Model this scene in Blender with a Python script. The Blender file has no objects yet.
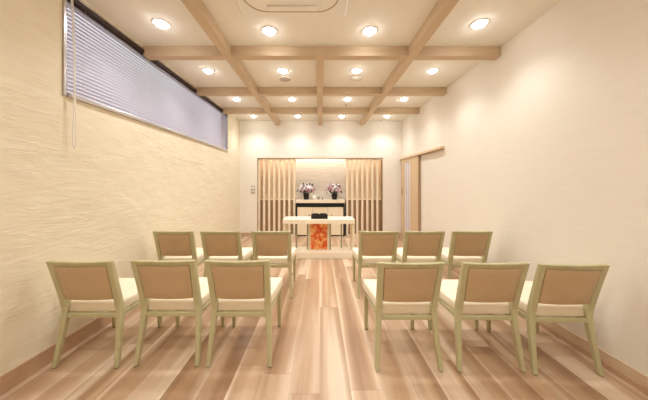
import bpy, bmesh, math, random
from mathutils import Vector, Matrix

# ------------------------------------------------------------------ camera, world, exposure
SC = bpy.context.scene
COL = SC.collection
R = math.radians
random.seed(7)

cam_d = bpy.data.cameras.new('camera')
cam_d.sensor_width = 36.0
cam_d.lens = 235.0 / 648.0 * 36.0
cam_d.shift_x = 4.0 / 648.0
cam_d.shift_y = -17.0 / 648.0
cam_d.clip_start = 0.02
cam = bpy.data.objects.new('camera', cam_d)
cam.location = (0, 0, 1.35)
cam.rotation_euler = (R(90), 0, 0)
COL.objects.link(cam)
SC.camera = cam

w = bpy.data.worlds.new('daylight')
SC.world = w
w.use_nodes = True
bg = w.node_tree.nodes['Background']
bg.inputs[0].default_value = (0.95, 0.92, 0.96, 1)
bg.inputs[1].default_value = 1.1

SC.view_settings.view_transform = 'Standard'
SC.view_settings.look = 'None'
SC.view_settings.gamma = 1.0
SC.view_settings.use_curve_mapping = False
SC.view_settings.exposure = 0.0

LAMP_COLOR = (0.94, 0.985, 0.985)
LAMP_POWER = 46.0
SPOT_WATTS = 29.0
NICHE_POWER = 14.0


def lin(c):
    return tuple(((v / 255 + 0.055) / 1.055) ** 2.4 if v > 10 else v / 255 / 12.92 for v in c) + (1.0,)


# ------------------------------------------------------------------ materials
class NT:
    def __init__(self, name):
        self.m = bpy.data.materials.new(name)
        self.m.use_nodes = True
        self.t = self.m.node_tree
        self.b = self.t.nodes['Principled BSDF']

    def n(self, typ, **kw):
        nd = self.t.nodes.new(typ)
        for k, v in kw.items():
            setattr(nd, k, v)
        return nd

    def l(self, a, b):
        self.t.links.new(a, b)

    def coords(self, scale=(1, 1, 1)):
        tc = self.n('ShaderNodeTexCoord')
        mp = self.n('ShaderNodeMapping')
        mp.inputs['Scale'].default_value = scale
        self.l(tc.outputs['Object'], mp.inputs['Vector'])
        return mp.outputs['Vector']

    def noise(self, vec, scale, detail=4, rough=0.55, dist=0.0):
        nd = self.n('ShaderNodeTexNoise')
        nd.inputs['Scale'].default_value = scale
        nd.inputs['Detail'].default_value = detail
        nd.inputs['Roughness'].default_value = rough
        nd.inputs['Distortion'].default_value = dist
        self.l(vec, nd.inputs['Vector'])
        return nd.outputs['Fac']

    def ramp(self, fac, stops):
        nd = self.n('ShaderNodeValToRGB')
        e = nd.color_ramp.elements
        while len(e) < len(stops):
            e.new(0.5)
        for i, (p, c) in enumerate(stops):
            e[i].position = p
            e[i].color = c
        self.l(fac, nd.inputs['Fac'])
        return nd.outputs['Color']

    def math(self, op, a, b=None, c=None):
        nd = self.n('ShaderNodeMath', operation=op)
        for i, v in enumerate((a, b, c)):
            if v is None:
                continue
            if isinstance(v, (int, float)):
                nd.inputs[i].default_value = v
            else:
                self.l(v, nd.inputs[i])
        return nd.outputs[0]

    def mix(self, fac, a, b, blend='MIX'):
        nd = self.n('ShaderNodeMix', data_type='RGBA', blend_type=blend)
        for s, v in ((nd.inputs[0], fac), (nd.inputs[6], a), (nd.inputs[7], b)):
            if isinstance(v, (int, float, tuple)):
                s.default_value = v
            else:
                self.l(v, s)
        return nd.outputs[2]

    def bump(self, h, strength, dist=0.01):
        nd = self.n('ShaderNodeBump')
        nd.inputs['Strength'].default_value = strength
        nd.inputs['Distance'].default_value = dist
        self.l(h, nd.inputs['Height'])
        self.l(nd.outputs['Normal'], self.b.inputs['Normal'])

    def base(self, v):
        if isinstance(v, tuple):
            self.b.inputs['Base Color'].default_value = v
        else:
            self.l(v, self.b.inputs['Base Color'])

    def set(self, **kw):
        for k, v in kw.items():
            self.b.inputs[k.replace('_', ' ')].default_value = v
        return self


def plain(name, rgb, rough=0.5, var=0.06, nscale=8.0, **kw):
    """painted / lacquered surface with a faint tonal variation"""
    k = NT(name)
    c = lin(rgb)
    d = tuple(x * (1 - var) for x in c[:3]) + (1,)
    k.base(k.ramp(k.noise(k.coords(), nscale, 3), [(0.3, d), (0.7, c)]))
    k.set(Roughness=rough, **kw)
    return k.m


def wood(name, light, dark, axis='Y', rough=0.45, fine=38.0, dist=0.4):
    k = NT(name)
    s = {'X': (0.06, 1, 1), 'Y': (1, 0.06, 1), 'Z': (1, 1, 0.06)}[axis]
    v = k.coords(s)
    a = k.noise(v, fine, 6, 0.6, dist)
    b = k.noise(v, fine * 0.22, 2, 0.5, dist * 2)
    f = k.math('ADD', k.math('MULTIPLY', a, 0.55), k.math('MULTIPLY', b, 0.45))
    k.base(k.ramp(f, [(0.32, lin(dark)), (0.66, lin(light))]))
    k.set(Roughness=rough)
    k.bump(a, 0.06, 0.002)
    return k.m


def fabric(name, rgb, rgb2, scale=420.0):
    k = NT(name)
    v = k.coords()
    a = k.noise(v, scale, 2)
    b = k.noise(v, 7, 3)
    f = k.math('ADD', k.math('MULTIPLY', a, 0.6), k.math('MULTIPLY', b, 0.4))
    k.base(k.ramp(f, [(0.35, lin(rgb2)), (0.65, lin(rgb))]))
    k.set(Roughness=0.85)
    k.b.inputs['Sheen Weight'].default_value = 0.15
    k.bump(a, 0.12, 0.002)
    return k.m


def plaster():
    k = NT('troweled_plaster')
    tc = k.n('ShaderNodeTexCoord')
    mp = k.n('ShaderNodeMapping')
    mp.inputs['Rotation'].default_value = (R(-9), 0, 0)
    mp.inputs['Scale'].default_value = (1, 0.9, 4.6)
    k.l(tc.outputs['Object'], mp.inputs['Vector'])
    a = k.noise(mp.outputs['Vector'], 4.2, 7, 0.62, 0.9)
    b = k.noise(mp.outputs['Vector'], 17, 4, 0.6, 0.3)
    h = k.math('ADD', a, k.math('MULTIPLY', b, 0.35))
    k.base(k.ramp(a, [(0.3, lin((236, 222, 194))), (0.7, lin((244, 232, 208)))]))
    k.set(Roughness=0.9)
    msk = k.ramp(k.noise(k.coords((1, 1, 1.6)), 1.7, 2), [(0.38, (0.12, 0.12, 0.12, 1)), (0.68, (1, 1, 1, 1))])
    k.bump(k.math('MULTIPLY', h, msk), 0.42, 0.022)
    return k.m


def wallpaper():
    k = NT('smooth_wallpaper')
    v = k.coords((1, 1, 9))
    a = k.noise(v, 6, 4, 0.6)
    k.base(k.ramp(a, [(0.3, lin((238, 228, 214))), (0.7, lin((241, 232, 219)))]))
    k.set(Roughness=0.88)
    k.bump(k.noise(v, 60, 3), 0.05, 0.003)
    return k.m


def plank_floor():
    k = NT('vinyl_plank_floor')
    tc = k.n('ShaderNodeTexCoord')
    sp = k.n('ShaderNodeSeparateXYZ')
    k.l(tc.outputs['Object'], sp.inputs[0])
    X, Y = sp.outputs[0], sp.outputs[1]
    W, L = 0.20, 1.8
    xi = k.math('FLOOR', k.math('DIVIDE', X, W))
    wn = k.n('ShaderNodeTexWhiteNoise', noise_dimensions='1D')
    k.l(xi, wn.inputs['W'])
    yo = k.math('ADD', k.math('DIVIDE', Y, L), wn.outputs['Value'])
    yi = k.math('FLOOR', yo)
    cb = k.n('ShaderNodeCombineXYZ')
    k.l(xi, cb.inputs[0]); k.l(yi, cb.inputs[1])
    w2 = k.n('ShaderNodeTexWhiteNoise', noise_dimensions='2D')
    k.l(cb.outputs[0], w2.inputs['Vector'])
    rnd = w2.outputs['Value']
    # grain, shifted per plank
    g = k.n('ShaderNodeCombineXYZ')
    k.l(k.math('ADD', X, k.math('MULTIPLY', rnd, 37.0)), g.inputs[0])
    k.l(k.math('MULTIPLY', Y, 0.06), g.inputs[1])
    k.l(k.math('MULTIPLY', rnd, 11.0), g.inputs[2])
    broad = k.noise(g.outputs[0], 6.2, 2, 0.4, 0.3)
    fine = k.noise(g.outputs[0], 60, 5, 0.6, 0.2)
    tone = k.ramp(rnd, [(0.0, lin((170, 133, 98))), (0.5, lin((192, 155, 121))), (1.0, lin((208, 174, 142)))])
    streak = k.ramp(broad, [(0.50, (0, 0, 0, 1)), (0.66, (1, 1, 1, 1))])
    c = k.mix(k.math('MULTIPLY', streak, 0.62), tone, lin((246, 224, 198)))
    dark = k.ramp(broad, [(0.30, (1, 1, 1, 1)), (0.46, (0, 0, 0, 1))])
    c = k.mix(k.math('MULTIPLY', dark, 0.8), c, lin((152, 112, 80)))
    edge = k.math('FRACT', k.math('DIVIDE', k.math('ADD', X, k.math('MULTIPLY', k.math('SUBTRACT', broad, 0.5), 0.05)), W))
    sap = k.ramp(edge, [(0.0, (1, 1, 1, 1)), (0.13, (0, 0, 0, 1)), (0.92, (0, 0, 0, 1)), (1.0, (0.6, 0.6, 0.6, 1))])
    c = k.mix(k.math('MULTIPLY', sap, k.math('MULTIPLY', rnd, 0.8)), c, lin((250, 228, 202)))
    c = k.mix(0.10, c, k.ramp(fine, [(0.3, lin((150, 110, 84))), (0.7, lin((228, 196, 168)))]))
    # seams
    fx = k.math('FRACT', k.math('DIVIDE', X, W))
    fy = k.math('FRACT', yo)
    ex = k.math('LESS_THAN', k.math('MINIMUM', fx, k.math('SUBTRACT', 1.0, fx)), 0.008)
    ey = k.math('LESS_THAN', k.math('MINIMUM', fy, k.math('SUBTRACT', 1.0, fy)), 0.0014)
    seam = k.math('MAXIMUM', ex, ey)
    c = k.mix(k.math('MULTIPLY', seam, 0.3), c, lin((120, 82, 56)))
    k.base(c)
    k.set(Roughness=0.32)
    k.bump(fine, 0.04, 0.002)
    return k.m


def brocade():
    k = NT('orange_brocade')
    v = k.coords()
    vo = k.n('ShaderNodeTexVoronoi', feature='F1')
    vo.inputs['Scale'].default_value = 10.5
    k.l(v, vo.inputs['Vector'])
    n1 = k.noise(v, 22, 3, 0.6, 1.2)
    c = k.ramp(vo.outputs['Distance'], [(0.15, lin((252, 214, 150))), (0.34, lin((246, 140, 60))), (0.6, lin((226, 78, 32)))])
    c = k.mix(k.ramp(n1, [(0.5, (0, 0, 0, 1)), (0.62, (1, 1, 1, 1))]), c, lin((250, 200, 120)))
    k.base(c)
    k.set(Roughness=0.6)
    return k.m


def niche_panel():
    k = NT('layered_stone_panel')
    v = k.coords((1, 1, 14))
    a = k.noise(v, 2.2, 3, 0.6, 0.3)
    k.base(k.ramp(a, [(0.3, lin((222, 212, 200))), (0.7, lin((244, 238, 230)))]))
    k.set(Roughness=0.45)
    k.bump(a, 0.2, 0.01)
    return k.m


def emit(name, col, power):
    k = NT(name)
    k.base((0.9, 0.9, 0.9, 1))
    k.b.inputs['Emission Color'].default_value = col + (1,)
    k.b.inputs['Emission Strength'].default_value = power
    return k.m


def glass_mat(name, rgb=(240, 244, 250), rough=0.25):
    k = NT(name)
    k.base(lin(rgb))
    k.set(Roughness=rough)
    k.b.inputs['Transmission Weight'].default_value = 1.0
    k.b.inputs['IOR'].default_value = 1.1
    return k.m


M = dict(
    plaster=plaster(), paper=wallpaper(), backpaper=plain('brightened_back_paper', (250, 243, 232), 0.88, 0.02), floor=plank_floor(),  # backpaper: wallpaper made paler in place of stronger lamp light
    ceil=plain('ceiling_paper', (246, 239, 228), 0.9, 0.03),
    beamx=wood('pale_oak_crosswise', (214, 188, 156), (198, 170, 136), 'X', 0.5),
    beamy=wood('pale_oak_lengthwise', (214, 188, 156), (198, 170, 136), 'Y', 0.5),
    base=wood('baseboard_wood', (206, 170, 138), (190, 152, 120), 'Y', 0.45),
    base2=wood('pale_baseboard_wood', (222, 194, 166), (210, 180, 150), 'Y', 0.45),
    slat=wood('pale_slat_wood', (252, 236, 212), (245, 226, 198), 'Z', 0.5, 38, 0.0),
    nichewood=wood('niche_wood', (230, 208, 180), (219, 195, 165), 'Z', 0.6, 38, 0.0),
    ledge=wood('ledge_wood', (198, 164, 130), (184, 150, 116), 'Z', 0.5),
    maple=wood('maple_veneer', (250, 234, 208), (243, 223, 192), 'Z', 0.4),
    maplex=wood('maple_top', (252, 238, 216), (246, 229, 202), 'X', 0.4),
    door=wood('door_veneer', (228, 200, 166), (216, 185, 148), 'Z', 0.5),
    frame_brown=plain('brown_edge', (176, 142, 106), 0.5),
    chair=wood('pale_green_beech', (200, 192, 150), (186, 176, 132), 'Z', 0.42, 30),
    seat=fabric('lit_seat_fabric', (248, 234, 208), (240, 224, 196)),  # beige cloth lightened, the light from above put into its colour
    back=fabric('shaded_back_fabric', (204, 174, 134), (193, 161, 120)),  # same beige cloth darkened, the shade on the backrest put into its colour
    glide=plain('dark_glide', (60, 48, 34), 0.5),
    black=plain('black_lacquer', (10, 8, 7), 0.45, 0.2),
    alu=plain('aluminium', (196, 190, 188), 0.28, 0.05, Metallic=0.85),
    headrail_shade=plain('shade_dark_headrail', (58, 40, 30), 0.5),  # dark colour stands in for the shaded gap above the blind
    white=plain('white_plastic', (240, 232, 222), 0.45, 0.02),
    acwhite=plain('ivory_plastic', (248, 242, 234), 0.5, 0.02),
    acline=plain('shaded_groove', (190, 164, 136), 0.6),
    grey=plain('grey_plastic', (192, 182, 170), 0.5),
    greymetal=plain('grey_post', (170, 160, 136), 0.4),
    brocade=brocade(), stone=niche_panel(),
    glass=glass_mat('window_glass', rough=0.1),
    frost=plain('frosted_glass', (236, 228, 236), 0.35, 0.03),
    pot=plain('dark_pot', (24, 13, 10), 0.6),
    soil=plain('pot_soil', (50, 36, 26), 0.9),
    leaf=plain('dark_leaf', (52, 66, 40), 0.5, 0.3, 30),
    pink=plain('pink_petal', (248, 212, 218), 0.6, 0.12, 40),
    palepink=plain('pale_petal', (255, 244, 242), 0.6, 0.08, 40),
    rose=plain('rose_petal', (226, 160, 178), 0.6, 0.12, 40),
    yolk=plain('flower_eye', (228, 196, 96), 0.6),
    silver=plain('silver', (200, 195, 190), 0.25, 0.05, Metallic=0.9),
    porcelain=plain('white_porcelain', (248, 240, 232), 0.25, 0.02),
    lens=emit('lamp_lens', LAMP_COLOR, LAMP_POWER),
    strip=emit('niche_strip', (1.0, 0.94, 0.84), NICHE_POWER),
)


def blind_mat():
    k = NT('lilac_blind_slat')
    v = k.coords((1, 1, 1))
    a = k.noise(v, 1.3, 2)
    k.base(k.ramp(a, [(0.35, lin((222, 212, 222))), (0.65, lin((232, 222, 230)))]))
    k.set(Roughness=0.42)
    k.b.inputs['Transmission Weight'].default_value = 0.0
    tr = k.n('ShaderNodeBsdfTranslucent')
    tr.inputs['Color'].default_value = lin((214, 208, 220))
    mx = k.n('ShaderNodeMixShader')
    mx.inputs[0].default_value = 0.25
    out = k.t.nodes['Material Output']
    k.l(k.b.outputs[0], mx.inputs[1])
    k.l(tr.outputs[0], mx.inputs[2])
    k.l(mx.outputs[0], out.inputs['Surface'])
    return k.m


M['blind'] = blind_mat()


# ------------------------------------------------------------------ mesh helpers
def B():
    return bmesh.new()


def hexa(bm, p):
    """p: 8 corners, bottom ring 0-3 then top ring 4-7"""
    v = [bm.verts.new(q) for q in p]
    for f in ((3, 2, 1, 0), (4, 5, 6, 7), (0, 1, 5, 4), (1, 2, 6, 5), (2, 3, 7, 6), (3, 0, 4, 7)):
        bm.faces.new([v[i] for i in f])
    return v


def box(bm, x0, x1, y0, y1, z0, z1, bev=0.0, seg=2):
    b = bmesh.new() if bev else bm
    hexa(b, [(x0, y0, z0), (x1, y0, z0), (x1, y1, z0), (x0, y1, z0),
             (x0, y0, z1), (x1, y0, z1), (x1, y1, z1), (x0, y1, z1)])
    if bev:
        bmesh.ops.bevel(b, geom=b.edges[:], offset=bev, segments=seg, profile=0.5, affect='EDGES')
        merge(bm, b)
    return bm


def merge(bm, b):
    me = bpy.data.meshes.new('tmp')
    b.to_mesh(me)
    b.free()
    bm.from_mesh(me)
    bpy.data.meshes.remove(me)


def sweep(bm, rings, cap=True, closed=False):
    """rings: list of equally long point lists"""
    vr = [[bm.verts.new(p) for p in r] for r in rings]
    n = len(vr[0])
    pairs = list(zip(vr[:-1], vr[1:])) + ([(vr[-1], vr[0])] if closed else [])
    for a, b in pairs:
        for i in range(n):
            j = (i + 1) % n
            bm.faces.new((a[i], a[j], b[j], b[i]))
    if cap and not closed:
        bm.faces.new(vr[0][::-1])
        bm.faces.new(vr[-1])
    return bm


def rect_ring(cx, cy, z, wx, wy, c=0.25):
    """chamfered rectangle ring in the xy plane"""
    a, b = wx / 2, wy / 2
    k = min(a, b) * c
    return [(cx + sx, cy + sy, z) for sx, sy in
            ((-a + k, -b), (a - k, -b), (a, -b + k), (a, b - k), (a - k, b), (-a + k, b), (-a, b - k), (-a, -b + k))]


def lathe(bm, prof, cx=0, cy=0, cz=0, n=24, closed=False):
    rings = [[(cx + r * math.cos(2 * math.pi * i / n), cy + r * math.sin(2 * math.pi * i / n), cz + z) for i in range(n)] for r, z in prof]
    return sweep(bm, rings, closed=closed)


def tube(bm, pts, r, n=8):
    rings = []
    for i, p in enumerate(pts):
        p = Vector(p)
        d = (Vector(pts[min(i + 1, len(pts) - 1)]) - Vector(pts[max(i - 1, 0)])).normalized()
        up = Vector((0, 0, 1)) if abs(d.z) < 0.9 else Vector((1, 0, 0))
        u = d.cross(up).normalized()
        v = d.cross(u)
        rings.append([tuple(p + u * r * math.cos(2 * math.pi * k / n) + v * r * math.sin(2 * math.pi * k / n)) for k in range(n)])
    return sweep(bm, rings)


def obj(name, bm, mat, parent=None, smooth=False, kind=None, label=None):
    bmesh.ops.recalc_face_normals(bm, faces=bm.faces[:])
    me = bpy.data.meshes.new(name)
    bm.to_mesh(me)
    bm.free()
    me.materials.append(M[mat] if isinstance(mat, str) else mat)
    if smooth:
        me.polygons.foreach_set('use_smooth', [True] * len(me.polygons))
        if hasattr(me, 'set_sharp_from_angle'):
            me.set_sharp_from_angle(angle=R(42))
    o = bpy.data.objects.new(name, me)
    COL.objects.link(o)
    if parent:
        o.parent = parent
    if kind:
        o['kind'] = kind
    if label:
        o['label'] = label
    return o


def tag(o, label, cat, group=None):
    o['label'] = label
    o['category'] = cat
    if group:
        o['group'] = group
    return o


def thing(name, label, cat, loc=(0, 0, 0), rz=0.0, group=None):
    o = bpy.data.objects.new(name, None)
    o.empty_display_size = 0.1
    COL.objects.link(o)
    o.location = loc
    o.rotation_euler = (0, 0, rz)
    return tag(o, label, cat, group)


def dup(o, parent=None):
    c = o.copy()
    COL.objects.link(c)
    c.parent = parent
    for ch in list(o.children):
        dup(ch, c)
    return c


# ------------------------------------------------------------------ room shell
XL, XR, YB, YF, ZC = -2.04, 2.09, 5.98, -1.6, 2.93
ZB = 2.817                      # underside of the beams
T = 0.15
NX0, NX1, NZ, NY = -1.59, 1.59, 1.986, 6.42   # niche opening and depth
WY0, WY1, WZ0, WZ1 = 1.86, 5.18, 2.045, 2.905


def struct(name, bm, mat, parent=None, smooth=False):
    o = obj(name, bm, mat, parent, smooth)
    if parent is None:
        o['kind'] = 'structure'
    return o


struct('floor', box(B(), XL - T, XR + T, YF - T, NY + T, -0.1, 0.0), 'floor')
struct('ceiling', box(B(), XL - T, XR + T, YF - T, NY + T, ZC, ZC + 0.1), 'ceil')

b = B()
box(b, XL - T, XL, YF, WY0, 0, ZC)
box(b, XL - T, XL, WY1, YB, 0, ZC)
box(b, XL - T, XL, WY0, WY1, 0, WZ0)
box(b, XL - T, XL, WY0, WY1, WZ1, ZC)
struct('wall_left', b, 'plaster')
struct('wall_right', box(B(), XR, XR + T, YF, YB, 0, ZC), 'paper')
struct('wall_front', box(B(), XL - T, XR + T, YF - T, YF, 0, ZC), 'paper')
b = B()
box(b, XL - T, NX0, YB, YB + 0.12, 0, ZC)
box(b, NX1, XR + T, YB, YB + 0.12, 0, ZC)
box(b, NX0, NX1, YB, YB + 0.12, NZ, ZC)
struct('wall_back', b, 'backpaper')
b = B()
box(b, NX0 - 0.05, NX0, YB + 0.12, NY, 0, 2.12)
box(b, NX1, NX1 + 0.05, YB + 0.12, NY, 0, 2.12)
box(b, NX0 - 0.05, NX1 + 0.05, NY, NY + 0.05, 0, 2.17)
box(b, NX0 - 0.05, NX1 + 0.05, YB + 0.12, NY, 2.12, 2.17)
struct('wall_niche', b, 'nichewood')

# baseboards
struct('baseboard_left', box(B(), XL, XL + 0.012, YF, YB, 0, 0.118, 0.003), 'base')
struct('baseboard_right', box(B(), XR - 0.010, XR, YF, 4.86, 0.046, 0.118, 0.003), 'base2')
struct('trim_10', box(B(), XR - 0.015, XR, YF, 4.86, 0, 0.046, 0.003), 'base')
b = B()
box(b, XL + 0.012, NX0 - 0.03, YB - 0.012, YB, 0, 0.09, 0.003)
box(b, NX1 + 0.03, XR - 0.05, YB - 0.012, YB, 0, 0.09, 0.003)
struct('baseboard_back', b, 'beamx')

# ceiling beams
BW = 0.10
LB = (-1.07, 0.0, 1.07)
for i, x in enumerate(LB):
    y0 = 2.71 if x == 0 else YF
    struct('trim_%d' % (i + 1), box(B(), x - BW / 2, x + BW / 2, y0, YB, ZB, ZC, 0.003), 'beamy')
for i, y in enumerate((2.71, 3.873, 4.925)):
    b = B()
    edges = [XL, LB[0], LB[1], LB[2], XR]
    for k in range(4):
        x0 = edges[k] + (0 if k == 0 else BW / 2)
        x1 = edges[k + 1] - (0 if k == 3 else BW / 2)
        box(b, x0, x1, y, y + BW, ZB, ZC, 0.003)
    struct('trim_%d' % (i + 4), b, 'beamx')

# niche edge trim: slim brown line round the opening
b = B()
box(b, NX0 - 0.001, NX0 + 0.010, YB - 0.012, YB + 0.13, 0, NZ + 0.012)
box(b, NX1 - 0.010, NX1 + 0.001, YB - 0.012, YB + 0.13, 0, NZ + 0.012)
box(b, NX0 + 0.010, NX1 - 0.010, YB - 0.012, YB + 0.13, NZ - 0.010, NZ + 0.001)
struct('trim_7', b, 'frame_brown')
# low ledge wall behind the slats, and the stone panel over the altar
b = B()
box(b, NX0 + 0.001, -0.66, 6.12, NY, 0, 0.905)
box(b, 0.68, NX1 - 0.001, 6.12, NY, 0, 0.905)
struct('trim_8', b, 'ledge')
b = B()
box(b, NX0 + 0.001, -0.66, 6.09, NY, 0.905, 0.922, 0.003)
box(b, 0.68, NX1 - 0.001, 6.09, NY, 0.905, 0.922, 0.003)
struct('trim_11', b, 'maplex')  # paler board stands in for light catching the ledge top
struct('trim_9', box(B(), -0.66, 0.70, NY - 0.03, NY, 0.0, 2.12), 'stone')

# window on the left wall
b = B()
f = 0.026
box(b, XL - 0.09, XL + 0.012, WY0, WY0 + f, WZ0, WZ1, 0.003)
box(b, XL - 0.09, XL + 0.012, WY1 - f, WY1, WZ0, WZ1, 0.003)
box(b, XL - 0.09, XL + 0.012, WY0 + f, WY1 - f, WZ1 - 0.02, WZ1, 0.003)
win = obj('window_1', b, 'alu')
win['kind'] = 'structure'
obj('window_sill', box(B(), XL - 0.09, XL + 0.022, WY0 + f, WY1 - f, WZ0, WZ0 + 0.032, 0.004), 'alu', win)
b = B()
box(b, XL - 0.125, XL - 0.095, WY0, WY1, WZ0, WZ0 + 0.04)
box(b, XL - 0.125, XL - 0.095, WY0, WY1, WZ1 - 0.04, WZ1)
ym = (WY0 + WY1) / 2
for y in (WY0, WY1 - 0.02):
    box(b, XL - 0.125, XL - 0.095, y, y + 0.02, WZ0 + 0.04, WZ1 - 0.04)
obj('window_frame', b, 'alu', win)
b = B()
box(b, XL - 0.113, XL - 0.107, WY0 + 0.02, WY1 - 0.02, WZ0 + 0.04, WZ1 - 0.04)
obj('glass', b, 'glass', win)

# sliding door on the right wall, hung from a rail
DY0, DY1, DZ = 4.90, 5.94, 1.922
dx0, dx1 = XR - 0.045, XR - 0.008
gy0, gy1, gz0, gz1 = 5.34, 5.69, 0.10, 1.84
b = B()
box(b, dx0, dx1, DY0, gy0, 0.008, DZ, 0.003)
box(b, dx0, dx1, gy1, DY1, 0.008, DZ, 0.003)
box(b, dx0, dx1, gy0, gy1, 0.008, gz0)
box(b, dx0, dx1, gy0, gy1, gz1, DZ)
door = obj('door_1', b, 'door')
door['kind'] = 'structure'
b = B()
box(b, dx0 + 0.012, dx1 - 0.012, gy0, gy1, gz0, gz1)
obj('door_glass', b, 'frost', door)
b = B()
for k in range(2):
    y = gy0 + (gy1 - gy0) * (k + 1) / 3
    box(b, dx0 + 0.004, dx0 + 0.012, y - 0.004, y + 0.004, gz0, gz1)
obj('glazing_bar', b, 'grey', door)
obj('door_edge', box(B(), dx0 - 0.003, dx1, DY0 - 0.028, DY0, 0.008, DZ), 'frame_brown', door)
obj('door_handle', box(B(), dx0 - 0.012, dx0, 5.83, 5.86, 1.05, 1.22, 0.003), 'frame_brown', door)
b = B()
box(b, XR - 0.065, XR, 3.95, 5.97, DZ + 0.004, DZ + 0.048, 0.003)
rail = obj('door_rail', b, 'door', door)
obj('rail_track', box(B(), XR - 0.05, XR - 0.012, 3.92, 4.86, DZ - 0.006, DZ + 0.004), 'frame_brown', door)

# ------------------------------------------------------------------ chairs
def stile_y(z):
    if z <= 0.40:
        return -0.205 - 0.060 * (1 - z / 0.40) ** 1.3
    t = (z - 0.40) / 0.39
    return -0.205 - 0.100 * t ** 1.12


def bow(x, half=0.21):
    return -0.018 * (1 - min(1.0, (x / half) ** 2))


def make_chair():
    t = thing('side_chair', '', 'chair')
    # seat cushion: trapezoid with rounded edges, slightly crowned
    b = B()
    hexa(b, [(-0.198, -0.205, 0.370), (0.198, -0.205, 0.370), (0.245, 0.245, 0.370), (-0.245, 0.245, 0.370),
             (-0.196, -0.203, 0.452), (0.196, -0.203, 0.452), (0.243, 0.243, 0.457), (-0.243, 0.243, 0.457)])
    bmesh.ops.bevel(b, geom=b.edges[:], offset=0.02, segments=4, profile=0.5, affect='EDGES')
    obj('seat', b, 'seat', t, True)
    # rails under the cushion
    b = B()
    def bar(p, q, h0, h1, th):
        p, q = Vector(p), Vector(q)
        d = (q - p).normalized()
        nrm = Vector((-d.y, d.x)) * th / 2
        c = B()
        hexa(c, [(*(p + nrm), h0), (*(p - nrm), h0), (*(q - nrm), h0), (*(q + nrm), h0),
                 (*(p + nrm), h1), (*(p - nrm), h1), (*(q - nrm), h1), (*(q + nrm), h1)])
        bmesh.ops.bevel(c, geom=c.edges[:], offset=0.003, segments=1, affect='EDGES')
        merge(b, c)
    bar((-0.19, -0.207), (0.19, -0.207), 0.338, 0.3695, 0.026)
    bar((-0.19, 0.218), (0.19, 0.218), 0.338, 0.3695, 0.024)
    for s in (-1, 1):
        bar((s * 0.203, -0.19), (s * 0.214, 0.205), 0.338, 0.3695, 0.024)
    obj('seat_frame', b, 'chair', t, True)
    # rear legs
    for s in (-1, 1):
        b = B()
        rings = []
        for k in range(9):
            z = 0.006 + (0.42 - 0.006) * k / 8
            u = z / 0.42
            wd = 0.029 + 0.014 * u
            rings.append(rect_ring(s * (0.2275 - 0.0255 * u), stile_y(z), z, wd, 0.030 + 0.016 * u, 0.3))
        lg = obj('leg', sweep(b, rings), 'chair', t, True)
        obj('glide', lathe(B(), [(0.011, 0), (0.0125, 0.002), (0.0125, 0.012)], s * 0.2275, stile_y(0.0), 0, 12), 'glide', lg, True)
    # front legs
    for s in (-1, 1):
        b = B()
        rings = []
        for k in range(6):
            z = 0.006 + (0.388 - 0.006) * k / 5
            u = z / 0.388
            wd = 0.027 + 0.014 * u
            rings.append(rect_ring(s * 0.213, 0.215 + 0.004 * (1 - u), z, wd, wd, 0.3))
        lg = obj('leg', sweep(b, rings), 'chair', t, True)
        obj('glide', lathe(B(), [(0.011, 0), (0.0125, 0.002), (0.0125, 0.012)], s * 0.213, 0.219, 0, 12), 'glide', lg, True)
    # back frame: two raked stiles and a bowed top rail
    b = B()
    for s in (-1, 1):
        rings = []
        for k in range(9):
            z = 0.42 + (0.792 - 0.42) * k / 8
            u = (z - 0.42) / 0.37
            rings.append(rect_ring(s * (0.2005 + 0.0105 * u), stile_y(z), z, 0.046 - 0.005 * u, 0.044 - 0.012 * u, 0.3))
        sweep(b, rings)
    rings = []
    n = 14
    for k in range(n + 1):
        x = -0.212 + 0.424 * k / n
        z0, z1 = 0.755, 0.794
        yb = bow(x, 0.212)
        y0, y1 = stile_y(z0) + yb, stile_y(z1) + yb
        e = 0.005
        rings.append([(x, y0 - 0.013, z0 + e), (x, y0 - 0.013 + e, z0), (x, y0 + 0.013 - e, z0), (x, y0 + 0.013, z0 + e),
                      (x, y1 + 0.013, z1 - e), (x, y1 + 0.013 - e, z1), (x, y1 - 0.013 + e, z1), (x, y1 - 0.013, z1 - e)])
    sweep(b, rings)
    obj('back_frame', b, 'chair', t, True)
    # upholstered back panel, bowed with the frame
    b = B()
    nu, nv = 12, 8
    def P(u, v, side):
        z = 0.488 + (0.754 - 0.488) * v
        half = 0.176 + 0.0105 * v
        x = half * (2 * u - 1)
        edge = min(1.0, min(u, 1 - u) * 9, min(v, 1 - v) * 7 + 0.15)
        th = 0.010 + 0.010 * math.sqrt(max(0.0, edge))
        return (x, stile_y(z) + bow(x, 0.212) + side * th, z)
    g = {}
    for side in (-1, 1):
        for i in range(nu + 1):
            for j in range(nv + 1):
                g[side, i, j] = b.verts.new(P(i / nu, j / nv, side))
        for i in range(nu):
            for j in range(nv):
                b.faces.new([g[side, i, j], g[side, i + 1, j], g[side, i + 1, j + 1], g[side, i, j + 1]])
    rim = [(i, 0) for i in range(nu)] + [(nu, j) for j in range(nv)] + [(i, nv) for i in range(nu, 0, -1)] + [(0, j) for j in range(nv, 0, -1)]
    for q in range(len(rim)):
        a, c = rim[q], rim[(q + 1) % len(rim)]
        b.faces.new([g[-1, a[0], a[1]], g[-1, c[0], c[1]], g[1, c[0], c[1]], g[1, a[0], a[1]]])
    obj('backrest', b, 'back', t, True)
    return t


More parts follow.
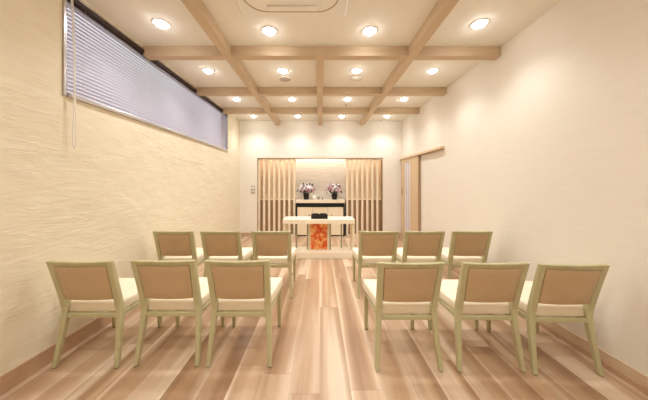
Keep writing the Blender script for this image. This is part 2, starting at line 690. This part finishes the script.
FR, BR = 0.252, 0.257
spots = [
    (-1.714, 1.732 + FR, 0.0, 'pale wooden chair of the nearer row, right beside the plaster wall under the window'),
    (-1.131, 1.749 + FR, 0.0, 'pale wooden chair in the middle of the nearer trio on the window side'),
    (-0.596, 1.744 + FR, 0.0, 'pale wooden chair of the nearer row at the aisle, on the window side'),
    (0.639, 1.701 + FR, 0.0, 'pale wooden chair of the nearer row at the aisle, on the sliding door side'),
    (1.228, 1.697 + FR, 0.0, 'pale wooden chair in the middle of the nearer trio on the sliding door side'),
    (1.748, 1.668 + FR, -1.0, 'pale wooden chair of the nearer row, right beside the smooth windowless wall'),
    (-1.700, 2.768 + BR, 0.0, 'pale wooden chair of the farther row, closest to the plaster wall under the window'),
    (-1.152, 2.768 + BR, 0.0, 'pale wooden chair in the middle of the farther trio on the window side'),
    (-0.565, 2.768 + BR, 0.0, 'pale wooden chair of the farther row at the aisle, on the window side'),
    (0.682, 2.768 + BR, 0.0, 'pale wooden chair of the farther row at the aisle, on the sliding door side'),
    (1.213, 2.768 + BR, 0.0, 'pale wooden chair in the middle of the farther trio on the sliding door side'),
    (1.763, 2.768 + BR, 0.0, 'pale wooden chair of the farther row, closest to the smooth windowless wall'),
]
proto = make_chair()
for i, (x, y, rz, lab) in enumerate(spots):
    c = proto if i == 0 else dup(proto)
    c.location = (x, y, 0)
    c.rotation_euler = (0, 0, R(rz))
    tag(c, lab, 'chair', 'pale wooden chairs facing the altar')

# ------------------------------------------------------------------ slat screens in the niche
def slat_screen(x0, x1, label, flip):
    t = thing('slat_screen', label, 'screen', ((x0 + x1) / 2, YB + 0.02, 0), 0, 'slat screens beside the altar')
    h = (x1 - x0) / 2
    obj('screen_rail', box(B(), -h, h, 0.0, 0.05, 0.0, 0.03), 'slat', t)
    obj('screen_rail', box(B(), -h, h, 0.0, 0.05, NZ - 0.04, NZ - 0.013), 'slat', t)
    pitch = 0.129
    for k in range(8):
        x = (h - 0.026 - pitch * k)
        x = x * flip
        if abs(x) > h:
            continue
        obj('slat', box(B(), x - 0.026, x + 0.026, 0.004, 0.046, 0.03, NZ - 0.04, 0.003), 'slat', t)
    return t


slat_screen(NX0 + 0.017, -0.63, 'pale vertical slat screen on the window side of the altar', 1)
slat_screen(0.67, NX1 - 0.017, 'pale vertical slat screen between the altar and the sliding door', -1)

# ------------------------------------------------------------------ altar cabinet
AX0, AX1 = -0.61, 0.625
ac = (AX0 + AX1) / 2
h = (AX1 - AX0) / 2
t = thing('altar_cabinet', 'pale maple altar cabinet in a black frame, set between the slat screens', 'cabinet', (ac, 5.96, 0))
b = B()
box(b, -h, -h + 0.03, 0.0, 0.40, 0, 0.842)
box(b, h - 0.03, h, 0.0, 0.40, 0, 0.842)
box(b, -h + 0.03, h - 0.03, 0.03, 0.40, 0, 0.842)
obj('cabinet_body', b, 'black', t)
obj('cabinet_top', box(B(), -h - 0.005, h + 0.005, -0.02, 0.40, 0.843, 0.919, 0.004), 'maplex', t)
obj('drawer_front', box(B(), -0.165, 0.165, -0.018, 0.028, 0.755, 0.80, 0.004), 'black', t, label='black recessed pull under the cabinet top')
dw = (2 * h - 0.06)
ed = [-h + 0.032, -0.19, 0.19, h - 0.032]
for k in range(3):
    d = obj('door', box(B(), ed[k] + 0.003, ed[k + 1] - 0.003, 0.003, 0.028, 0.03, 0.735, 0.003), 'maple', t)
    if k != 1:
        kx = ed[1] - 0.09 if k == 0 else ed[2] + 0.09
        b = B()
        lathe(b, [(0.006, 0), (0.006, 0.012), (0.016, 0.016), (0.018, 0.024), (0.010, 0.030)], 0, 0, 0, 14)
        bmesh.ops.transform(b, matrix=Matrix.Translation((kx, 0.003, 0.535)) @ Matrix.Rotation(R(90), 4, 'X'), verts=b.verts[:])
        obj('knob', b, 'greymetal', d, True)
obj('plinth', box(B(), -h + 0.03, h - 0.03, 0.01, 0.03, 0.0, 0.028), 'black', t)

# ------------------------------------------------------------------ potted flowers on the altar
def blossom_bm():
    b = B()
    for ring, (n, ln, lift, r0) in enumerate(((6, 0.046, 0.35, 0.0), (5, 0.030, 0.9, 0.3))):
        for k in range(n):
            a = 2 * math.pi * k / n + r0
            ca, sa = math.cos(a), math.sin(a)
            def pt(r, w_, z):
                return b.verts.new((r * ca - w_ * sa, r * sa + w_ * ca, z))
            c0 = pt(0.003, 0, 0.0)
            l1, r1 = pt(ln * 0.5, ln * 0.3, ln * 0.45 * lift), pt(ln * 0.5, -ln * 0.3, ln * 0.45 * lift)
            m1 = pt(ln * 0.55, 0, ln * 0.36 * lift)
            l2, r2 = pt(ln * 0.85, ln * 0.22, ln * 0.5 * lift), pt(ln * 0.85, -ln * 0.22, ln * 0.5 * lift)
            tp = pt(ln, 0, ln * 0.42 * lift)
            for q in ((c0, r1, m1), (c0, m1, l1), (m1, r1, r2, tp), (m1, tp, l2, l1)):
                b.faces.new(q)
    e = bmesh.ops.extrude_face_region(b, geom=b.faces[:])
    bmesh.ops.translate(b, vec=(0, 0, 0.002), verts=[g for g in e['geom'] if isinstance(g, bmesh.types.BMVert)])
    return b


_bl = {}
def blossom(mat, parent, loc, dirv, sc):
    if mat not in _bl:
        o = obj('blossom', blossom_bm(), mat, parent, True)
        _bl[mat] = o.data
    else:
        o = bpy.data.objects.new('blossom', _bl[mat])
        COL.objects.link(o)
        o.parent = parent
    o.location = loc
    o.rotation_mode = 'QUATERNION'
    o.rotation_quaternion = Vector((0, 0, 1)).rotation_difference(Vector(dirv))
    o.scale = (sc, sc, sc)


def flower_pot(x, y, z, seed, label, mats):
    rnd = random.Random(seed)
    t = thing('potted_flowers', label, 'flowers', (x, y, z), 0, 'pots of pink flowers on the altar')
    obj('pot', lathe(B(), [(0.058, 0), (0.062, 0.004), (0.076, 0.120), (0.082, 0.122), (0.082, 0.136), (0.070, 0.136), (0.066, 0.118)], n=28), 'pot', t, True)
    obj('soil', lathe(B(), [(0.060, 0.100), (0.066, 0.119)], n=20), 'soil', t, True)
    cz, rx, rz_ = 0.255, 0.205, 0.15
    leaves = B()
    stems = B()
    pts = []
    n = 46
    for k in range(n):
        f = (k + 0.5) / n
        zz = 1 - 1.35 * f
        a = k * 2.39996 + seed
        rr = math.sqrt(max(0, 1 - zz * zz))
        d = Vector((rr * math.cos(a), rr * math.sin(a), zz)).normalized()
        j = rnd.uniform(0.84, 1.06)
        p = Vector((d.x * rx * j, d.y * 0.15 * j, cz + d.z * rz_ * j))
        pts.append((p, d))
        blossom(mats[rnd.randrange(len(mats))], t, p, d, rnd.uniform(0.8, 1.1))
        tube(stems, [(d.x * 0.03, d.y * 0.03, 0.115), (p.x * 0.55, p.y * 0.55, 0.115 + (p.z - 0.115) * 0.6), tuple(p)], 0.003, 5)
    for k in range(120):
        a, e = rnd.uniform(0, 6.283), rnd.uniform(-0.55, 1.2)
        d = Vector((math.cos(a) * math.cos(e), math.sin(a) * math.cos(e), math.sin(e)))
        j = rnd.uniform(0.35, 1.0)
        p = Vector((d.x * rx * j, d.y * 0.145 * j, cz + d.z * rz_ * j))
        u = d.cross(Vector((rnd.uniform(-1, 1), rnd.uniform(-1, 1), rnd.uniform(-1, 1)))).normalized()
        ln, wd = rnd.uniform(0.05, 0.085), rnd.uniform(0.013, 0.02)
        s = u.cross(d).normalized()
        q = [p, p + d * ln * 0.5 + s * wd + u * 0.006, p + d * ln, p + d * ln * 0.5 - s * wd + u * 0.006]
        v = [leaves.verts.new(z_) for z_ in q] + [leaves.verts.new(p + d * ln * 0.5)]
        for f_ in ((0, 1, 4), (1, 2, 4), (2, 3, 4), (3, 0, 4)):
            leaves.faces.new([v[i] for i in f_])
    obj('foliage', leaves, 'leaf', t)
    obj('stems', stems, 'leaf', t)
    return t


YT = 6.13
flower_pot(-0.360, YT, 0.920, 1, 'dark pot of pink and white flowers on the altar, beside the small white ornament',
           ['pink', 'palepink', 'palepink', 'palepink', 'pink', 'palepink', 'rose'])
flower_pot(0.378, YT, 0.920, 5, 'dark pot of pink flowers at the altar end nearer the sliding door',
           ['pink', 'palepink', 'pink', 'palepink', 'pink', 'palepink', 'rose'])

# small white ornament, little bowl and cup between the flower pots
t = thing('vase', 'small white porcelain vase on the altar beside a flower pot', 'vase', (-0.147, YT - 0.09, 0.920))
obj('vase_body', lathe(B(), [(0.040, 0), (0.050, 0.01), (0.060, 0.055), (0.046, 0.10), (0.022, 0.130), (0.030, 0.16), (0.024, 0.16), (0.017, 0.13)], n=24), 'porcelain', t, True)
obj('vase_ring', lathe(B(), [(0.0245, 0.127), (0.0275, 0.131), (0.0245, 0.135)], n=24, closed=True), 'silver', t, True)
t = thing('incense_bowl', 'small silver rimmed bowl on the altar between the two flower pots', 'bowl', (-0.035, YT - 0.03, 0.920))
obj('bowl_body', lathe(B(), [(0.022, 0), (0.026, 0.004), (0.020, 0.012), (0.040, 0.035), (0.044, 0.065), (0.040, 0.065), (0.034, 0.035), (0.005, 0.02)], n=24), 'silver', t, True)
obj('bowl_rim', lathe(B(), [(0.040, 0.0655), (0.046, 0.0655), (0.046, 0.072), (0.040, 0.072)], n=24, closed=True), 'black', t, True)
t = thing('candle_stand', 'tiny dark candle stand on the altar next to the silver bowl', 'candle stand', (0.06, YT - 0.03, 0.920))
obj('stand_base', lathe(B(), [(0.024, 0), (0.022, 0.006), (0.006, 0.010), (0.005, 0.045), (0.014, 0.052), (0.014, 0.058)], n=18), 'pot', t, True)
obj('candle', lathe(B(), [(0.007, 0.0585), (0.007, 0.085), (0.001, 0.088)], n=12), 'porcelain', t, True)

# ------------------------------------------------------------------ offering table
tx, ty = -0.021, 4.40
t = thing('offering_table', 'pale wooden offering table on a low base in front of the altar', 'table', (tx, ty, 0))
HW = 0.646
obj('tabletop', box(B(), -HW, HW, -0.20, 0.20, 0.618, 0.695, 0.004), 'maplex', t)
obj('base', box(B(), -HW, HW, -0.21, 0.20, 0.0, 0.105, 0.004), 'maplex', t)
for s in (-1, 1):
    obj('leg', box(B(), s * 0.625 - 0.02, s * 0.625 + 0.02, -0.17, 0.17, 0.105, 0.618, 0.003), 'maple', t)
for x in (-0.43, 0.43):
    obj('post', box(B(), x - 0.012, x + 0.012, 0.10, 0.124, 0.105, 0.618), 'greymetal', t, label='slim grey post')
for x in (-0.212, 0.212):
    obj('post', box(B(), x - 0.014, x + 0.014, -0.012, 0.016, 0.105, 0.618), 'greymetal', t, label='slim grey post')
obj('centre_panel', box(B(), -0.197, 0.197, -0.008, 0.012, 0.105, 0.618), 'maple', t)
# brocade hanging over the panel
b = B()
nx, nz = 16, 10
g = {}
for i in range(nx + 1):
    for j in range(nz + 1):
        x = -0.155 + 0.31 * i / nx
        z = 0.118 + 0.498 * j / nz
        y = -0.022 - 0.006 * math.sin(i * 1.3) * (1 - j / nz)
        for sd in (0, 1):
            g[i, j, sd] = b.verts.new((x, y + 0.004 * sd, z))
for i in range(nx):
    for j in range(nz):
        for sd in (0, 1):
            b.faces.new([g[i, j, sd], g[i + 1, j, sd], g[i + 1, j + 1, sd], g[i, j + 1, sd]])
rim = [(i, 0) for i in range(nx)] + [(nx, j) for j in range(nz)] + [(i, nz) for i in range(nx, 0, -1)] + [(0, j) for j in range(nz, 0, -1)]
for q in range(len(rim)):
    a, c = rim[q], rim[(q + 1) % len(rim)]
    b.faces.new([g[a[0], a[1], 0], g[c[0], c[1], 0], g[c[0], c[1], 1], g[a[0], a[1], 1]])
o = obj('brocade_cloth', b, 'brocade', None, True)
o.location = (tx + 0.0, ty, 0)
tag(o, 'orange and gold brocade cloth hanging under the offering table top', 'cloth')
# black lacquer box on the table
t = thing('incense_box', 'black lacquer incense box standing on the pale offering table', 'box', (-0.012, 4.36, 0.696))
b = B()
box(b, -0.15, 0.15, -0.085, 0.085, 0, 0.012, 0.003)
box(b, -0.15, 0.15, -0.085, -0.073, 0.012, 0.072, 0.003)
box(b, -0.15, 0.15, 0.073, 0.085, 0.012, 0.072, 0.003)
box(b, -0.15, -0.138, -0.073, 0.073, 0.012, 0.072, 0.003)
box(b, 0.138, 0.15, -0.073, 0.073, 0.012, 0.072, 0.003)
box(b, -0.006, 0.006, -0.073, 0.073, 0.012, 0.068)
obj('box_body', b, 'black', t)
for s in (-1, 1):
    bw = obj('cup', lathe(B(), [(0.045, 0.0125), (0.052, 0.02), (0.056, 0.088), (0.050, 0.088), (0.046, 0.06)], s * 0.071, 0, 0, 24), 'black', t, True)
    obj('ash', lathe(B(), [(0.040, 0.061), (0.048, 0.072), (0.02, 0.082)], s * 0.071, 0, 0, 20), 'grey', bw, True)

# ------------------------------------------------------------------ venetian blind in the window
t = thing('venetian_blind', 'lilac grey horizontal blind lowered over the long high window', 'blind', (XL - 0.035, (WY0 + WY1) / 2, 0))
L = (WY1 - WY0) / 2 - 0.042
obj('head_rail', box(B(), -0.022, 0.05, -L, L, 2.852, 2.884, 0.003), 'headrail_shade', t)
b = B()
zs0, zs1, ns = 2.095, 2.848, 23
ps = (zs1 - zs0) / ns
for k in range(ns):
    z = zs0 + ps * k
    rings = []
    for y in (-L + 0.005, L - 0.005):
        pr = [(0.015, z - 0.001), (0.011, z + ps * 0.25), (0.002, z + ps * 0.70), (-0.009, z + ps * 1.10)]
        rings.append([(px, y, pz) for px, pz in pr] + [(px - 0.0012, y, pz + 0.0004) for px, pz in pr[::-1]])
    sweep(b, rings)
obj('slats', b, 'blind', t)
obj('bottom_rail', box(B(), -0.012, 0.014, -L, L, 2.079, 2.093, 0.003), 'alu', t)
for y in [-L + 0.16 + k * (2 * L - 0.32) / 4 for k in range(5)]:
    obj('ladder_cord', tube(B(), [(0.0175, y, 2.09), (0.0175, y, 2.85)], 0.0011, 5), 'white', t)
b = B()
tube(b, [(0.05, -L + 0.010, 2.86), (0.072, -L + 0.011, 2.4), (0.075, -L + 0.010, 2.10), (0.072, -L + 0.002, 1.66), (0.072, -L + 0.012, 1.63),
         (0.072, -L + 0.024, 1.66), (0.075, -L + 0.018, 2.10), (0.072, -L + 0.020, 2.4), (0.05, -L + 0.022, 2.86)], 0.0034, 6)
obj('pull_cord', b, 'white', t, True)

# ------------------------------------------------------------------ ceiling fittings
XS = [(-1.57, 'beside the window wall'), (-0.525, 'window side of the middle beam'), (0.515, 'door side of the middle beam'), (1.58, 'beside the windowless wall')]
ROWS = [(5.54, 'in the row nearest the altar wall'), (4.42, 'in the second row from the altar wall'),
        (3.30, 'in the third row from the altar wall'), (2.44, 'in the row nearest the air conditioner')]
lp = thing('downlight', '', 'ceiling light')
obj('trim_ring', lathe(B(), [(0.061, -0.0065), (0.076, -0.0065), (0.080, -0.001), (0.061, -0.001)], n=28, closed=True), 'white', lp, True)
obj('lens', lathe(B(), [(0.001, -0.036), (0.024, -0.033), (0.044, -0.022), (0.0565, -0.009), (0.060, -0.003), (0.060, -0.001)], n=28), 'lens', lp, label='glowing lens')
sd = bpy.data.lights.new('lamp_light', 'SPOT')
sd.energy = SPOT_WATTS
sd.color = LAMP_COLOR
sd.spot_size = R(130)
sd.spot_blend = 1.0
sd.shadow_soft_size = 0.045
so = bpy.data.objects.new('lamp_light', sd)
COL.objects.link(so)
so.parent = lp
so.location = (0, 0, -0.085)
first = True


def place_light(x, y, label):
    global first
    o = lp if first else dup(lp)
    first = False
    o.location = (x, y, ZC)
    tag(o, label, 'ceiling light', 'recessed downlights in the ceiling')


for y, rn in ROWS:
    for x, cn in XS:
        yy = y - 0.11 if (y < 2.5 and abs(x) > 1) else y
        place_light(x, yy, 'round downlight %s, %s' % (rn, cn))
for y in (0.75, -0.7):
    for x in (-1.59, -0.525, 0.51, 1.59):
        place_light(x, y, 'round glowing downlight in the ceiling behind the view')

# air conditioner cassette
t = thing('air_conditioner', 'ivory square air conditioner set in the ceiling near the front', 'air conditioner', (-0.245, 1.725, ZC))
H = 0.49
b = B()
hexa(b, [(-H + 0.02, -H + 0.02, -0.03), (H - 0.02, -H + 0.02, -0.03), (H - 0.02, H - 0.02, -0.03), (-H + 0.02, H - 0.02, -0.03),
         (-H, -H, 0), (H, -H, 0), (H, H, 0), (-H, H, 0)])
bmesh.ops.bevel(b, geom=[e for e in b.edges if max(v.co.z for v in e.verts) < -0.01], offset=0.008, segments=3, affect='EDGES')
obj('panel', b, 'acwhite', t, True)


def rrect(hw, r, z, n=8):
    pts = []
    for cx, cy, a0 in ((hw - r, hw - r, 0), (-hw + r, hw - r, 90), (-hw + r, -hw + r, 180), (hw - r, -hw + r, 270)):
        for k in range(n + 1):
            a = R(a0 + 90 * k / n)
            pts.append((cx + r * math.cos(a), cy + r * math.sin(a), z))
    return pts


b = B()
sweep(b, [rrect(0.405, 0.18, -0.0302), rrect(0.405, 0.18, -0.0335), rrect(0.398, 0.177, -0.0335), rrect(0.398, 0.177, -0.0302)], closed=True)
obj('rim_line', b, 'acline', t)
for k in range(4):
    b = B()
    box(b, -0.222, 0.222, 0.325, 0.384, -0.041, -0.0305, 0.004)
    bmesh.ops.transform(b, matrix=Matrix.Rotation(R(90 * k), 4, 'Z'), verts=b.verts[:])
    fl = obj('air_flap', b, 'acwhite', t)
    b = B()
    box(b, -0.222, 0.222, 0.385, 0.3965, -0.0362, -0.0305)
    bmesh.ops.transform(b, matrix=Matrix.Rotation(R(90 * k), 4, 'Z'), verts=b.verts[:])
    obj('outlet_slot', b, 'acline', fl)
b = B()
box(b, -0.272, 0.272, -0.272, 0.272, -0.040, -0.0305, 0.004)
obj('intake_grille', b, 'acwhite', t)

# speaker and detector discs, sprinklers
t = thing('ceiling_speaker', 'round grey ceiling speaker behind a downlight on the window side', 'speaker', (-0.53, 3.57, ZC))
obj('speaker_grille', lathe(B(), [(0.001, -0.012), (0.075, -0.010), (0.082, -0.006), (0.082, -0.0005)], n=32), 'grey', t, True)
obj('speaker_ring', lathe(B(), [(0.0825, -0.0005), (0.0825, -0.010), (0.095, -0.007), (0.097, -0.0005)], n=32, closed=True), 'acwhite', t, True)
t = thing('air_vent', 'round ivory ceiling vent behind a downlight on the sliding door side', 'vent', (0.555, 3.57, ZC))
obj('vent_disc', lathe(B(), [(0.001, -0.014), (0.070, -0.012), (0.078, -0.006), (0.078, -0.0005)], n=32), 'acwhite', t, True)
obj('vent_ring', lathe(B(), [(0.0785, -0.0005), (0.0785, -0.008), (0.093, -0.006), (0.095, -0.0005)], n=32, closed=True), 'acwhite', t, True)


def sprinkler(x, y, label):
    t = thing('sprinkler', label, 'sprinkler', (x, y, ZC), 0, 'small ceiling sprinklers')
    obj('sprinkler_plate', lathe(B(), [(0.001, -0.006), (0.032, -0.005), (0.036, -0.0005)], n=20), 'white', t, True)
    obj('sprinkler_head', lathe(B(), [(0.010, -0.006), (0.010, -0.028), (0.018, -0.030), (0.018, -0.034), (0.002, -0.035)], n=16), 'silver', t, True)


sprinkler(0.52, 4.70, 'small sprinkler head close behind a downlight in the second row')
sprinkler(1.55, 5.86, 'small sprinkler head close to the altar wall, sliding door side')

# wall switch panel beside the niche
t = thing('control_panel', 'grey wall control panel beside the slat screen on the window side', 'switch', (-1.705, YB, 1.18))
obj('cover_plate', box(B(), -0.05, 0.05, -0.012, -0.0005, -0.10, 0.10, 0.003), 'grey', t)
obj('screen', box(B(), -0.036, 0.036, -0.014, -0.0122, 0.02, 0.08), 'acwhite', t)
for k in range(2):
    obj('button', box(B(), -0.034 + k * 0.038, -0.004 + k * 0.038, -0.015, -0.0122, -0.06, -0.02, 0.001), 'white', t)

# light strip hidden over the niche opening
o = obj('light_strip', box(B(), NX0 + 0.05, NX1 - 0.05, YB + 0.135, YB + 0.16, 2.08, 2.10), 'strip')
tag(o, 'slim warm light strip tucked above the niche opening', 'light strip')
